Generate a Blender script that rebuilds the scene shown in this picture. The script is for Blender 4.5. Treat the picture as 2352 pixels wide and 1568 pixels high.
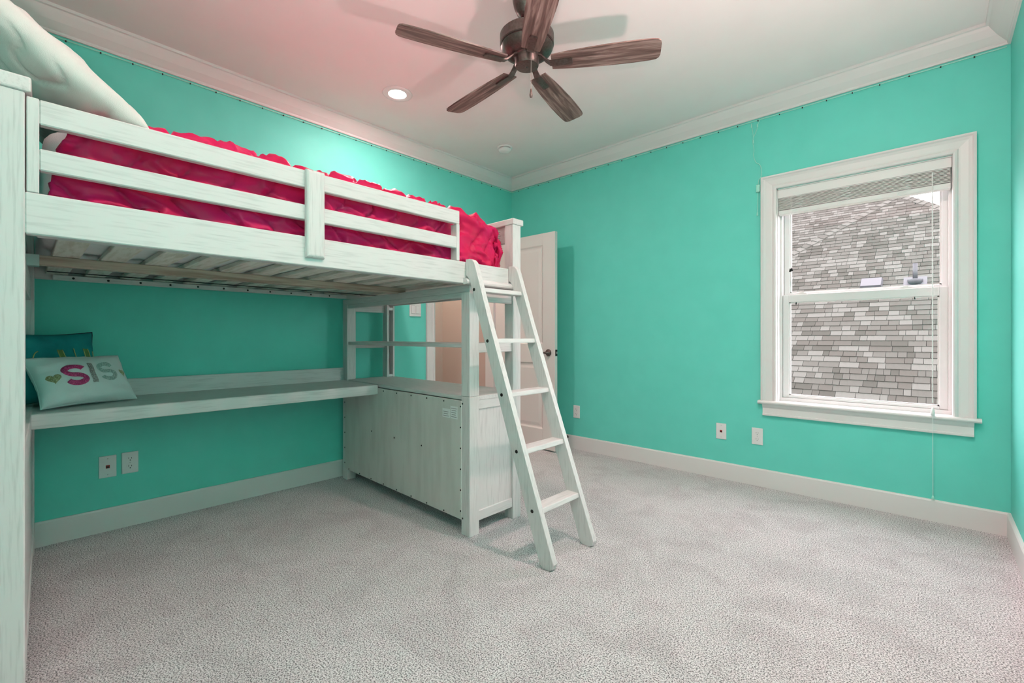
import bpy, bmesh, math, random
import numpy as np
from mathutils import Vector, Matrix

random.seed(7)
RNG = np.random.default_rng(7)
for o in list(bpy.data.objects):
    bpy.data.objects.remove(o, do_unlink=True)
S = bpy.context.scene
COL = S.collection
PI = math.pi
R = math.radians

# ------------------------------------------------------------------ camera
cam_d = bpy.data.cameras.new('camera')
cam = bpy.data.objects.new('camera', cam_d)
COL.objects.link(cam)
cam.location = (3.1914, -3.4336, 1.02)
cam.rotation_euler = (R(90), 0, R(42.84))
cam_d.sensor_width = 36
cam_d.lens = 36 * 1042.16 / 2352
cam_d.shift_y = -10.5 / 2352
cam_d.clip_start = 0.02
S.camera = cam

# ------------------------------------------------------------------ exposure, sky, daylight
S.view_settings.view_transform = 'Standard'
S.view_settings.look = 'None'
S.view_settings.gamma = 1
S.view_settings.use_curve_mapping = False
S.view_settings.exposure = 0.14
S.cycles.use_light_tree = False
SKY = 9.4
LAMP_W = 22.0
UP_W = 46.0
UP2_W = 94.0
LAMP3_W = 7.0
HALL_W = 13.0
WARM = (1, .69, .67)
UPCOL = (1, .61, .615)
w = bpy.data.worlds.new('sky')
S.world = w
w.use_nodes = True
nt = w.node_tree
for n in list(nt.nodes):
    nt.nodes.remove(n)
out = nt.nodes.new('ShaderNodeOutputWorld')
bg = nt.nodes.new('ShaderNodeBackground')
bg.inputs['Color'].default_value = (1.0, 0.87, 0.92, 1)      # even, bright overcast sky
bg.inputs['Strength'].default_value = SKY
nt.links.new(bg.outputs[0], out.inputs[0])

# ------------------------------------------------------------------ helpers
def tag(o, label=None, cat=None, group=None, kind=None):
    if label: o['label'] = label
    if cat: o['category'] = cat
    if group: o['group'] = group
    if kind: o['kind'] = kind
    return o

def empty(name, loc=(0, 0, 0), label=None, cat=None, group=None, kind=None):
    o = bpy.data.objects.new(name, None)
    o.empty_display_size = 0.05
    COL.objects.link(o)
    o.location = loc
    return tag(o, label, cat, group, kind)

def link(name, me, mat=None, parent=None):
    o = bpy.data.objects.new(name, me)
    COL.objects.link(o)
    if mat is not None and len(me.materials) == 0:
        me.materials.append(mat)
    if parent is not None:
        o.parent = parent
        o.matrix_parent_inverse = Matrix.Identity(4)
        # geometry is authored in world space: undo the chain of parent locations
        p, off = parent, Vector((0, 0, 0))
        while p is not None:
            off += p.location
            p = p.parent
        o.location = -off
    return o

def obj(name, bm, mat=None, parent=None, smooth=False, fix=None):
    bmesh.ops.recalc_face_normals(bm, faces=bm.faces)
    if fix:
        for v in bm.verts:
            v.co = Vector(fix(v.co))
    me = bpy.data.meshes.new(name)
    bm.to_mesh(me)
    bm.free()
    if smooth:
        me.polygons.foreach_set('use_smooth', [True] * len(me.polygons))
    return link(name, me, mat, parent)

def add_box(bm, x0, x1, y0, y1, z0, z1, bev=0.0, seg=1):
    x0, x1 = min(x0, x1), max(x0, x1)
    y0, y1 = min(y0, y1), max(y0, y1)
    z0, z1 = min(z0, z1), max(z0, z1)
    r = bmesh.ops.create_cube(bm, size=1)
    for v in r['verts']:
        v.co = Vector(((x0 + x1) / 2 + v.co.x * (x1 - x0), (y0 + y1) / 2 + v.co.y * (y1 - y0), (z0 + z1) / 2 + v.co.z * (z1 - z0)))
    if bev > 0:
        es = list({e for v in r['verts'] for e in v.link_edges})
        bmesh.ops.bevel(bm, geom=es, offset=bev, segments=seg, profile=0.5, affect='EDGES')
    return bm

def bx(name, c, mat, parent=None, bev=0.0, seg=1, fix=None):
    bm = bmesh.new()
    add_box(bm, *c, bev=bev, seg=seg)
    return obj(name, bm, mat, parent, fix=fix)

def prism(bm, pts, axis, a, b):
    """extrude a closed 2-D outline along an axis; pts are (p, q) in the two other axes in x,y,z order"""
    def P(p, q, t):
        return {0: (t, p, q), 1: (p, t, q), 2: (p, q, t)}[axis]
    va = [bm.verts.new(P(p, q, a)) for p, q in pts]
    vb = [bm.verts.new(P(p, q, b)) for p, q in pts]
    bm.faces.new(va); bm.faces.new(vb)
    n = len(pts)
    for i in range(n):
        bm.faces.new((va[i], va[(i + 1) % n], vb[(i + 1) % n], vb[i]))
    return bm

def loft(bm, rings, close=True, caps=True):
    vs = [[bm.verts.new(p) for p in r] for r in rings]
    n = len(rings[0])
    for a, b in zip(vs, vs[1:]):
        for i in range(n if close else n - 1):
            j = (i + 1) % n
            bm.faces.new((a[i], a[j], b[j], b[i]))
    if caps and close:
        bm.faces.new(vs[0]); bm.faces.new(vs[-1])
    return bm

def lathe(bm, prof, c, n=40, caps=True):
    """prof: (r, z) going round from axis to axis; c: centre (x, y) and base z"""
    rings = []
    for r, z in prof:
        rings.append([(c[0] + max(r, 1e-4) * math.cos(2 * PI * i / n), c[1] + max(r, 1e-4) * math.sin(2 * PI * i / n), c[2] + z) for i in range(n)])
    return loft(bm, rings, caps=caps)

def lathe_dir(bm, prof, c, d, n=24):
    """lathe around an arbitrary axis d from c"""
    d = Vector(d).normalized()
    u = d.orthogonal().normalized(); v = d.cross(u)
    c = Vector(c)
    return loft(bm, [[c + d * h + u * (max(r, 1e-4) * math.cos(2 * PI * i / n)) + v * (max(r, 1e-4) * math.sin(2 * PI * i / n)) for i in range(n)] for r, h in prof])

def tube(bm, pts, rad, n=8):
    pts = [Vector(p) for p in pts]
    rings = []
    t0 = (pts[1] - pts[0]).normalized()
    u = t0.orthogonal().normalized()
    for i, p in enumerate(pts):
        t = (pts[min(i + 1, len(pts) - 1)] - pts[max(i - 1, 0)]).normalized()
        u = (u - t * u.dot(t)).normalized()
        v = t.cross(u)
        r = rad[i] if hasattr(rad, '__len__') else rad
        rings.append([p + u * (r * math.cos(2 * PI * k / n)) + v * (r * math.sin(2 * PI * k / n)) for k in range(n)])
    return loft(bm, rings)

def smooth_pts(pts, m=6):
    pts = [Vector(p) for p in pts]
    o = []
    for i in range(len(pts) - 1):
        p0, p1, p2, p3 = pts[max(i - 1, 0)], pts[i], pts[i + 1], pts[min(i + 2, len(pts) - 1)]
        for k in range(m):
            t = k / m
            o.append(0.5 * ((2 * p1) + (p2 - p0) * t + (2 * p0 - 5 * p1 + 4 * p2 - p3) * t * t + (3 * p1 - p0 - 3 * p2 + p3) * t ** 3))
    o.append(pts[-1])
    return o

def grid_mesh(name, P, mat, parent=None, closed_u=False, smooth=True):
    """P: (nu, nv, 3) array"""
    nu, nv = P.shape[:2]
    idx = np.arange(nu * nv).reshape(nu, nv)
    if closed_u:
        idx = np.vstack([idx, idx[:1]])
    f = np.stack([idx[:-1, :-1], idx[1:, :-1], idx[1:, 1:], idx[:-1, 1:]], -1).reshape(-1, 4)
    me = bpy.data.meshes.new(name)
    me.from_pydata(P.reshape(-1, 3).tolist(), [], f.tolist())
    if smooth:
        me.polygons.foreach_set('use_smooth', [True] * len(me.polygons))
    me.update()
    return link(name, me, mat, parent)

_tab = RNG.random((256, 256))
def vnoise(x, y):
    """smooth value noise in [-1, 1], vectorised"""
    x = np.asarray(x, float); y = np.asarray(y, float)
    xi = np.floor(x).astype(int); yi = np.floor(y).astype(int)
    fx = x - xi; fy = y - yi
    fx = fx * fx * (3 - 2 * fx); fy = fy * fy * (3 - 2 * fy)
    g = lambda a, b: _tab[a % 256, b % 256]
    a = g(xi, yi) * (1 - fx) + g(xi + 1, yi) * fx
    b = g(xi, yi + 1) * (1 - fx) + g(xi + 1, yi + 1) * fx
    return (a * (1 - fy) + b * fy) * 2 - 1

# ------------------------------------------------------------------ materials
def mat(name, color, rough=0.5, metal=0.0, spec=0.5, **kw):
    m = bpy.data.materials.new(name)
    m.use_nodes = True
    b = m.node_tree.nodes['Principled BSDF']
    b.inputs['Base Color'].default_value = (*color, 1)
    b.inputs['Roughness'].default_value = rough
    b.inputs['Metallic'].default_value = metal
    b.inputs['Specular IOR Level'].default_value = spec
    for k, v in kw.items():
        b.inputs[k.replace('_', ' ')].default_value = v
    return m

def nodes(m):
    t = m.node_tree
    return t, t.nodes, t.links, t.nodes['Principled BSDF']

def noise_color(m, c0, c1, scale, stretch=(1, 1, 1), detail=3, lo=0.35, hi=0.65, bump=0.0, bump_scale=None, coord='Object', dist=0.0):
    t, N, L, b = nodes(m)
    tc = N.new('ShaderNodeTexCoord'); mp = N.new('ShaderNodeMapping')
    mp.inputs['Scale'].default_value = stretch
    L.new(tc.outputs[coord], mp.inputs[0])
    nz = N.new('ShaderNodeTexNoise')
    nz.inputs['Scale'].default_value = scale; nz.inputs['Detail'].default_value = detail
    nz.inputs['Distortion'].default_value = dist
    L.new(mp.outputs[0], nz.inputs['Vector'])
    cr = N.new('ShaderNodeValToRGB')
    cr.color_ramp.elements[0].position = lo; cr.color_ramp.elements[0].color = (*c0, 1)
    cr.color_ramp.elements[1].position = hi; cr.color_ramp.elements[1].color = (*c1, 1)
    L.new(nz.outputs['Fac'], cr.inputs[0]); L.new(cr.outputs[0], b.inputs['Base Color'])
    if bump:
        bp = N.new('ShaderNodeBump'); bp.inputs['Strength'].default_value = 1.0; bp.inputs['Distance'].default_value = bump
        if bump_scale:
            n2 = N.new('ShaderNodeTexNoise'); n2.inputs['Scale'].default_value = bump_scale; n2.inputs['Detail'].default_value = 2
            L.new(mp.outputs[0], n2.inputs['Vector']); L.new(n2.outputs['Fac'], bp.inputs['Height'])
        else:
            L.new(nz.outputs['Fac'], bp.inputs['Height'])
        L.new(bp.outputs[0], b.inputs['Normal'])
    return m

TEAL = (0.15, 0.65, 0.54)
M_wall = noise_color(mat('teal wall paint', TEAL, 0.55, spec=0.3), (0.145, 0.670, 0.570), (0.155, 0.690, 0.590), 6)
M_ceil = noise_color(mat('ceiling paint', (.78, .77, .76), 0.9, spec=0.1), (.82, .785, .78), (.84, .805, .80), 3)
M_trim = mat('white trim paint', (0.77, 0.74, 0.735), 0.38, spec=0.4)
M_door = mat('white door paint', (0.74, 0.70, 0.68), 0.42, spec=0.4)
M_hall = mat('hall paint', (0.64, 0.49, 0.45), 0.7, spec=0.2)
M_plate = mat('white plastic plate', (0.80, 0.79, 0.79), 0.3)
M_black = mat('black plastic', (0.012, 0.012, 0.012), 0.4)
M_red = mat('red jack', (0.35, 0.01, 0.015), 0.4)
M_screw = mat('dark screw metal', (0.035, 0.03, 0.028), 0.4, 0.6)
M_steel = mat('dull steel', (0.6, 0.6, 0.6), 0.35, 0.9)
M_vinyl = mat('white vinyl', (0.74, 0.72, 0.72), 0.35)
M_blind = mat('blind slat', (0.78, 0.765, 0.755), 0.45)
M_cord = mat('white cord', (0.85, 0.85, 0.84), 0.5)
M_mint = mat('mint cord', (0.38, 0.78, 0.66), 0.4)
M_shadowcord = mat('dark cord', (0.03, 0.03, 0.03), 0.6)

def wood_white(name, stretch):
    m = mat(name, (0.77, 0.765, 0.76), 0.5, spec=0.35)
    return noise_color(m, (0.60, 0.565, 0.56), (0.715, 0.675, 0.67), 9, stretch=stretch, detail=4, lo=0.30, hi=0.50)
M_wz = wood_white('whitewashed wood upright grain', (14, 14, 0.9))
M_wy = wood_white('whitewashed wood lengthwise grain', (14, 0.9, 14))
M_wx = wood_white('whitewashed wood crosswise grain', (0.9, 14, 14))
M_back = noise_color(mat('raw backing panel', (.62, .60, .56), 0.65, spec=.2), (0.60, 0.58, 0.55), (0.67, 0.65, 0.62), 3.0, stretch=(5, 5, 0.8), detail=5, lo=.36, hi=.56)
M_slat = noise_color(mat('pale slat wood', (.6, .57, .5), 0.7, spec=.2), (0.64, 0.58, 0.49), (0.82, 0.77, 0.71), 5, stretch=(1.5, 12, 12), detail=5, lo=.34, hi=.55)
M_beam = noise_color(mat('tan beam wood', (.5, .36, .3), 0.65, spec=.2), (0.36, 0.24, 0.19), (0.56, 0.43, 0.36), 6, stretch=(12, .7, 12), detail=5, lo=.35, hi=.6)
M_bronze = noise_color(mat('brushed bronze', (.1, .07, .065), 0.38, .75), (0.085, 0.058, 0.052), (0.13, 0.095, 0.088), 90, lo=.3, hi=.7)
M_bronze.node_tree.nodes['Principled BSDF'].inputs['Metallic'].default_value = 0.7
M_nickel = mat('chain metal', (.45, .42, .4), .3, .9)

def blade_mat():
    m = mat('dark walnut blade', (.1, .06, .05), 0.5, spec=.35)
    t, N, L, b = nodes(m)
    tc = N.new('ShaderNodeTexCoord'); mp = N.new('ShaderNodeMapping')
    mp.inputs['Scale'].default_value = (1.2, 16, 16)
    L.new(tc.outputs['Object'], mp.inputs[0])
    nz = N.new('ShaderNodeTexNoise'); nz.inputs['Scale'].default_value = 3.5; nz.inputs['Detail'].default_value = 8; nz.inputs['Distortion'].default_value = .8
    L.new(mp.outputs[0], nz.inputs['Vector'])
    cr = N.new('ShaderNodeValToRGB')
    e = cr.color_ramp.elements
    e[0].position = .30; e[0].color = (.058, .032, .028, 1)
    e[1].position = .70; e[1].color = (.33, .24, .22, 1)
    k = e.new(.48); k.color = (.14, .084, .074, 1)
    L.new(nz.outputs['Fac'], cr.inputs[0]); L.new(cr.outputs[0], b.inputs['Base Color'])
    return m
M_blade = blade_mat()

M_pink = noise_color(mat('hot pink satin', (0.62, .012, .10), 0.42, spec=0.2), (0.60, 0.007, 0.060), (0.68, 0.010, 0.110), 4, lo=.3, hi=.7)
_b = M_pink.node_tree.nodes['Principled BSDF']
_b.inputs['Sheen Weight'].default_value = 0.04; _b.inputs['Sheen Tint'].default_value = (1, .5, .6, 1)
def fabric(name, c0, c1, bump=0.0006, sc=420, rough=0.85):
    return noise_color(mat(name, c0, rough, spec=.15), c0, c1, 14, lo=.3, hi=.7, bump=bump, bump_scale=sc)
M_pillow = fabric('white cotton', (.66, .63, .605), (.71, .68, .655))
M_sis = fabric('white canvas', (.74, .745, .75), (.79, .79, .79))
M_mattress = fabric('pale mattress ticking', (.74, .75, .76), (.80, .81, .82))
M_tealp = fabric('teal velvet', (.015, .20, .22), (.025, .28, .29))
M_navy = fabric('navy trim', (.012, .012, .03), (.02, .02, .05))
M_gold = mat('gold thread', (.62, .52, .22), .4, .3)
M_olive = mat('olive thread fill', (.16, .22, .06), .7)
def beads(name, c0, c1, rough=.35):
    m = mat(name, c0, rough)
    t, N, L, b = nodes(m)
    tc = N.new('ShaderNodeTexCoord')
    vo = N.new('ShaderNodeTexVoronoi'); vo.inputs['Scale'].default_value = 260
    L.new(tc.outputs['Object'], vo.inputs['Vector'])
    cr = N.new('ShaderNodeValToRGB')
    cr.color_ramp.elements[0].position = .15; cr.color_ramp.elements[0].color = (*c1, 1)
    cr.color_ramp.elements[1].position = .6; cr.color_ramp.elements[1].color = (*c0, 1)
    L.new(vo.outputs['Distance'], cr.inputs[0]); L.new(cr.outputs[0], b.inputs['Base Color'])
    bp = N.new('ShaderNodeBump'); bp.invert = True; bp.inputs['Distance'].default_value = .002
    L.new(vo.outputs['Distance'], bp.inputs['Height']); L.new(bp.outputs[0], b.inputs['Normal'])
    return m
M_bpink = beads('pink beading', (.42, .012, .11), (.85, .10, .30))
M_bgrey = beads('silver beading', (.25, .20, .20), (.60, .55, .53))
M_bmint = beads('mint beading', (.30, .38, .36), (.66, .74, .70))
M_bgold = beads('gold beading', (.30, .26, .12), (.66, .60, .38))

def carpet_mat():
    m = mat('grey carpet', (.4, .39, .39), 1.0, spec=.05)
    t, N, L, b = nodes(m)
    tc = N.new('ShaderNodeTexCoord')
    def nz(scale, detail, dist=0):
        n = N.new('ShaderNodeTexNoise'); n.inputs['Scale'].default_value = scale; n.inputs['Detail'].default_value = detail; n.inputs['Distortion'].default_value = dist
        L.new(tc.outputs['Object'], n.inputs['Vector']); return n
    fine = nz(210, 3); mid = nz(4.5, 5, .9)
    r1 = N.new('ShaderNodeValToRGB'); e = r1.color_ramp.elements
    e[0].position = .37; e[0].color = (.17, .155, .16, 1); e[1].position = .57; e[1].color = (.93, .88, .895, 1)
    L.new(fine.outputs['Fac'], r1.inputs[0])
    r2 = N.new('ShaderNodeValToRGB'); e = r2.color_ramp.elements
    e[0].position = .36; e[0].color = (.88, .865, .87, 1); e[1].position = .56; e[1].color = (1, 1, 1, 1)
    L.new(mid.outputs['Fac'], r2.inputs[0])
    mx = N.new('ShaderNodeMix'); mx.data_type = 'RGBA'; mx.blend_type = 'MULTIPLY'; mx.inputs[0].default_value = 1
    L.new(r1.outputs[0], mx.inputs[6]); L.new(r2.outputs[0], mx.inputs[7])
    L.new(mx.outputs[2], b.inputs['Base Color'])
    bp = N.new('ShaderNodeBump'); bp.inputs['Distance'].default_value = .008
    L.new(fine.outputs['Fac'], bp.inputs['Height']); L.new(bp.outputs[0], b.inputs['Normal'])
    b.inputs['Sheen Weight'].default_value = .2
    return m
M_carpet = carpet_mat()

def glass_mat():
    m = bpy.data.materials.new('window glass'); m.use_nodes = True
    t = m.node_tree
    for n in list(t.nodes): t.nodes.remove(n)
    o = t.nodes.new('ShaderNodeOutputMaterial'); mx = t.nodes.new('ShaderNodeMixShader')
    tr = t.nodes.new('ShaderNodeBsdfTransparent'); tr.inputs[0].default_value = (.97, .98, .98, 1)
    gl = t.nodes.new('ShaderNodeBsdfGlossy'); gl.inputs['Roughness'].default_value = .02
    mx.inputs[0].default_value = .015
    t.links.new(tr.outputs[0], mx.inputs[1]); t.links.new(gl.outputs[0], mx.inputs[2]); t.links.new(mx.outputs[0], o.inputs[0])
    return m
M_glass = glass_mat()
def emis(name, c, s):
    m = bpy.data.materials.new(name); m.use_nodes = True
    b = m.node_tree.nodes['Principled BSDF']
    b.inputs['Base Color'].default_value = (.8, .8, .8, 1)
    b.inputs['Emission Color'].default_value = (*c, 1); b.inputs['Emission Strength'].default_value = s
    return m
M_lens = emis('lit lamp lens', (1, .93, .84), 6.0)

def shingle_mat(name, c):
    return noise_color(mat(name, c, .95, spec=.1), tuple(k * .72 for k in c), tuple(k * 1.25 for k in c), 70, detail=4, lo=.35, hi=.65, bump=.002)
M_sh = [shingle_mat('pale shingle', (.074, .077, .069)), shingle_mat('mid shingle', (.053, .054, .0475)),
        shingle_mat('dark shingle', (.038, .0385, .0330)), shingle_mat('warm shingle', (.047, .0462, .0402))]
M_felt = mat('dark roofing felt', (.012, .012, .012), .9)
M_lead = mat('grey metal flashing', (.040, .043, .050), .6, 0.0)
M_ground = mat('outdoor ground', (.12, .13, .08), .9)
M_siding = mat('house siding', (.3, .28, .26), .8)

# ------------------------------------------------------------------ room shell
W, D, H = 3.484, 3.72, 2.623           # width along x, depth along -y, ceiling height
T = 0.115
ZC, PC = 2.518, 0.095                  # crown moulding bottom and projection
def struct(o, label, cat=None):
    return tag(o, label, cat, kind='structure')

struct(bx('floor', (-1.2, W + T, -D - T, T, -0.12, 0), M_carpet), 'grey cut-pile carpet covering the bedroom floor', 'floor')
struct(bx('ceiling', (-1.2, W + T, -D - T, 0.16, H, H + 0.12), M_ceil), 'flat white painted ceiling', 'ceiling')
DY0, DY1, DZ = -0.997, -0.245, 1.965   # doorway in the left wall
bm = bmesh.new()
add_box(bm, -T, 0, -D - T, DY0, 0, H)
add_box(bm, -T, 0, DY1, 0, 0, H)
add_box(bm, -T, 0, DY0, DY1, DZ, H)
struct(obj('wall_left', bm, M_wall), 'teal wall with the doorway, behind the loft bed', 'wall')
WX0, WX1, WZ0, WZ1 = 2.425, 3.275, 0.585, 2.006
bm = bmesh.new()
add_box(bm, -T, WX0, 0, 0.16, 0, H)
add_box(bm, WX1, W + T, 0, 0.16, 0, H)
add_box(bm, WX0, WX1, 0, 0.16, 0, WZ0)
add_box(bm, WX0, WX1, 0, 0.16, WZ1, H)
struct(obj('wall_far', bm, M_wall), 'teal wall with the window', 'wall')
struct(bx('wall_right', (W, W + T, -D - T, 0, 0, H), M_wall), 'teal wall at the right edge of the photo', 'wall')
struct(bx('wall_near', (0, W, -D - T, -D, 0, H), M_wall), 'teal wall behind the head of the loft bed', 'wall')

# crown moulding, mitred at the corners
CP = [(0, ZC), (0.010, ZC), (0.014, ZC + .006), (0.014, ZC + .014), (0.022, ZC + .020), (0.050, ZC + .045), (0.076, ZC + .076), (0.084, ZC + .088), (0.095, ZC + .090), (0.095, H), (0, H)]
def crown(name, f):
    bm = bmesh.new()
    loft(bm, [[f(p, z, 0) for p, z in CP], [f(p, z, 1) for p, z in CP]])
    return struct(obj(name, bm, M_trim), None, 'crown moulding')
crown('trim_1', lambda p, z, e: (p, -p if e else -D + p, z))['label'] = 'white crown moulding along the top of the left wall'
crown('trim_2', lambda p, z, e: (W - p if e else p, -p, z))['label'] = 'white crown moulding above the window wall'
crown('trim_3', lambda p, z, e: (W - p, -p if e else -D + p, z))['label'] = 'white crown moulding at the right edge of the photo'
crown('trim_4', lambda p, z, e: (W - p if e else p, -D + p, z))['label'] = 'white crown moulding on the wall behind the bed head'
BB = 0.12
BP = [(0, 0), (0.015, 0), (0.015, BB - .008), (0.011, BB), (0, BB)]
def base(name, f, label):
    bm = bmesh.new()
    loft(bm, [[f(p, z, 0) for p, z in BP], [f(p, z, 1) for p, z in BP]])
    struct(obj(name, bm, M_trim), label, 'baseboard')
base('baseboard_left', lambda p, z, e: (p, -1.081 if e else -D + p, z), 'white baseboard under the desk along the left wall')
base('baseboard_far', lambda p, z, e: (W - p if e else 0.0 + p, -p, z), 'white baseboard below the window')
base('baseboard_right', lambda p, z, e: (W - p, -p if e else -D + p, z), 'white baseboard at the right edge of the photo')
base('baseboard_near', lambda p, z, e: (W - p if e else p, -D + p, z), 'white baseboard behind the bed head')

# hall beyond the doorway
HX, HY = -0.945, -0.15
bm = bmesh.new(); add_box(bm, HX - .1, HX, -1.6, HY + .1, 0, H)
struct(obj('wall_hall_back', bm, M_hall), 'pinkish beige hall wall facing the doorway', 'wall')
bm = bmesh.new(); add_box(bm, HX, -T, HY, HY + .1, 0, H)
struct(obj('wall_hall_side', bm, M_hall), 'warm lit beige hall wall beside the open door', 'wall')
bm = bmesh.new(); add_box(bm, HX, -T, -1.7, -1.6, 0, H)
struct(obj('wall_hall_end', bm, M_hall), 'beige hall wall out of sight left of the doorway', 'wall')

# door casing (jambs and mouldings)
CAS = [(0, 0), (0, .022), (.010, .024), (.016, .018), (.045, .016), (.066, .013), (.072, .018), (.080, .018), (.084, .010), (.084, 0)]
tr = struct(empty('trim_5', (0, (DY0 + DY1) / 2, 0)), 'white moulded casing around the doorway by the light switch', 'door casing')
bm = bmesh.new(); loft(bm, [[(d, DY0 - .084 + q, 0) for q, d in CAS], [(d, DY0 - .084 + q, DZ + .084 - q) for q, d in CAS]]); obj('side_casing', bm, M_trim, tr)
bm = bmesh.new(); loft(bm, [[(d, DY1 + .084 - q, 0) for q, d in CAS], [(d, DY1 + .084 - q, DZ + .084 - q) for q, d in CAS]]); obj('side_casing', bm, M_trim, tr)
bm = bmesh.new(); loft(bm, [[(d, DY0 - .084 + q, DZ + .084 - q) for q, d in CAS], [(d, DY1 + .084 - q, DZ + .084 - q) for q, d in CAS]]); obj('head_casing', bm, M_trim, tr)
bx('jamb', (-T, 0.0, DY0, DY0 + .018, 0, DZ), M_trim, tr)
bx('jamb', (-T, 0.0, DY1 - .018, DY1, 0, DZ), M_trim, tr)
bx('head_jamb', (-T, 0.0, DY0, DY1, DZ - .018, DZ), M_trim, tr)

# open door
dr = struct(empty('door_1', (0.03, -0.235, 0)), 'white two-panel door standing open against the window wall', 'door')
dx0, dx1, dy0, dy1, dz0, dz1 = 0.022, 0.757, -0.253, -0.218, 0.012, 1.951
sx0, sx1 = 0.150, 0.617
bx('stile', (dx0, sx0, dy0, dy1, dz0, dz1), M_door, dr, .0015)
bx('stile', (sx1, dx1, dy0, dy1, dz0, dz1), M_door, dr, .0015)
for a, b in ((dz0, .190), (.787, .957), (1.847, dz1)):
    bx('rail', (sx0, sx1, dy0, dy1, a, b), M_door, dr)
def door_panel(z0, z1):
    bm = bmesh.new()
    for s in (0, 1):
        yy = [dy0, dy0 + .010, dy0 + .011, dy0 + .005] if s == 0 else [dy1, dy1 - .010, dy1 - .011, dy1 - .005]
        ins = [0, .014, .026, .052]
        loft(bm, [[(sx0 + i, y, z0 + i), (sx1 - i, y, z0 + i), (sx1 - i, y, z1 - i), (sx0 + i, y, z1 - i)] for i, y in zip(ins, yy)], caps=False)
        v = [bm.verts.new(p) for p in ((sx0 + .052, yy[3], z0 + .052), (sx1 - .052, yy[3], z0 + .052), (sx1 - .052, yy[3], z1 - .052), (sx0 + .052, yy[3], z1 - .052))]
        bm.faces.new(v)
    bmesh.ops.remove_doubles(bm, verts=bm.verts, dist=1e-5)
    obj('panel', bm, M_door, dr)
door_panel(.190, .787); door_panel(.957, 1.847)
lv = empty('door_lever', (0, 0, 0)); lv.parent = dr; lv.location = Vector((.685, dy0, .880)) - dr.location
lv['label'] = 'dark bronze door lever'
bm = bmesh.new(); lathe_dir(bm, [(0, 0), (.031, 0), (.031, .006), (.027, .011), (.012, .014), (.011, .045), (0, .045)], (.685, dy0, .880), (0, -1, 0)); obj('rosette', bm, M_bronze, lv, True)
bm = bmesh.new(); tube(bm, smooth_pts([(.690, dy0 - .043, .881), (.668, dy0 - .047, .880), (.630, dy0 - .046, .876), (.585, dy0 - .043, .879)]), .0085); obj('lever', bm, M_bronze, lv, True)
bx('latch_plate', (dx1 - .001, dx1 + .002, dy0 + .004, dy1 - .004, .851, .908), M_screw, dr)
bx('latch_bolt', (dx1, dx1 + .010, dy0 + .011, dy1 - .011, .871, .890), M_steel, dr)
for z in (.22, 1.0, 1.75):
    bm = bmesh.new(); lathe(bm, [(0, 0), (.006, 0), (.006, .09), (0, .09)], (.016, dy0 - .004, z), 10); obj('hinge', bm, M_bronze, dr)

ds = empty('door_stop', (.722, -.015, .112), 'black round door stop on the baseboard behind the ladder', 'door stop')
bm = bmesh.new(); lathe_dir(bm, [(0, 0), (.012, 0), (.012, .004), (.005, .006), (.005, .05), (0, .05)], (.722, -.015, .100), (0, -1, 0), 14); obj('rod', bm, M_bronze, ds, True)
bm = bmesh.new(); lathe_dir(bm, [(0, 0), (.014, 0), (.018, .004), (.018, .014), (.013, .018), (0, .018)], (.722, -.065, .104), (0, -1, 0), 14); obj('bumper', bm, M_black, ds, True)

# ------------------------------------------------------------------ window
wn = struct(empty('window_1', ((WX0 + WX1) / 2, 0, WZ0)), 'white double-hung window looking onto a shingled roof', 'window')
WC = [(0, 0), (0, .030), (.010, .032), (.016, .024), (.024, .021), (.030, .018), (.060, .015), (.068, .013), (.074, .019), (.082, .022), (.089, .020), (.092, .012), (.092, 0)]
ox0, ox1, oz1 = 2.335, 3.361, 2.100
bm = bmesh.new(); loft(bm, [[(ox0 + q, -d, .590) for q, d in WC], [(ox0 + q, -d, oz1 - q) for q, d in WC]]); obj('side_casing', bm, M_trim, wn)
bm = bmesh.new(); loft(bm, [[(ox1 - q, -d, .590) for q, d in WC], [(ox1 - q, -d, oz1 - q) for q, d in WC]]); obj('side_casing', bm, M_trim, wn)
bm = bmesh.new(); loft(bm, [[(ox0 + q, -d, oz1 - q) for q, d in WC], [(ox1 - q, -d, oz1 - q) for q, d in WC]]); obj('head_casing', bm, M_trim, wn)
bm = bmesh.new(); prism(bm, [(.065, .568), (-.036, .568), (-.042, .573), (-.044, .579), (-.042, .585), (-.036, .590), (.065, .590)], 0, 2.318, 3.380); obj('stool', bm, M_trim, wn)
bm = bmesh.new(); prism(bm, [(0, .490), (-.020, .490), (-.022, .494), (-.022, .502), (-.017, .505), (-.017, .540), (-.021, .546), (-.026, .552), (-.034, .568), (0, .568)], 0, 2.344, 3.352); obj('apron', bm, M_trim, wn)
bx('side_jamb', (WX0, WX0 + .006, 0, .06, .590, WZ1), M_trim, wn)
bx('side_jamb', (WX1 - .006, WX1, 0, .06, .590, WZ1), M_trim, wn)
bx('head_jamb', (WX0, WX1, 0, .06, WZ1 - .006, WZ1), M_trim, wn)
fr = empty('window_frame', (0, 0, 0)); fr.parent = wn; fr.location = -wn.location
for c in ((WX0, WX0 + .020, .06, .15, .590, WZ1), (WX1 - .020, WX1, .06, .15, .590, WZ1)):
    bx('frame_side', c, M_vinyl, fr)
bx('frame_sill', (WX0, WX1, .055, .16, .580, .612), M_vinyl, fr)
bx('frame_head', (WX0, WX1, .06, .15, WZ1 - .022, WZ1), M_vinyl, fr)
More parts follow.
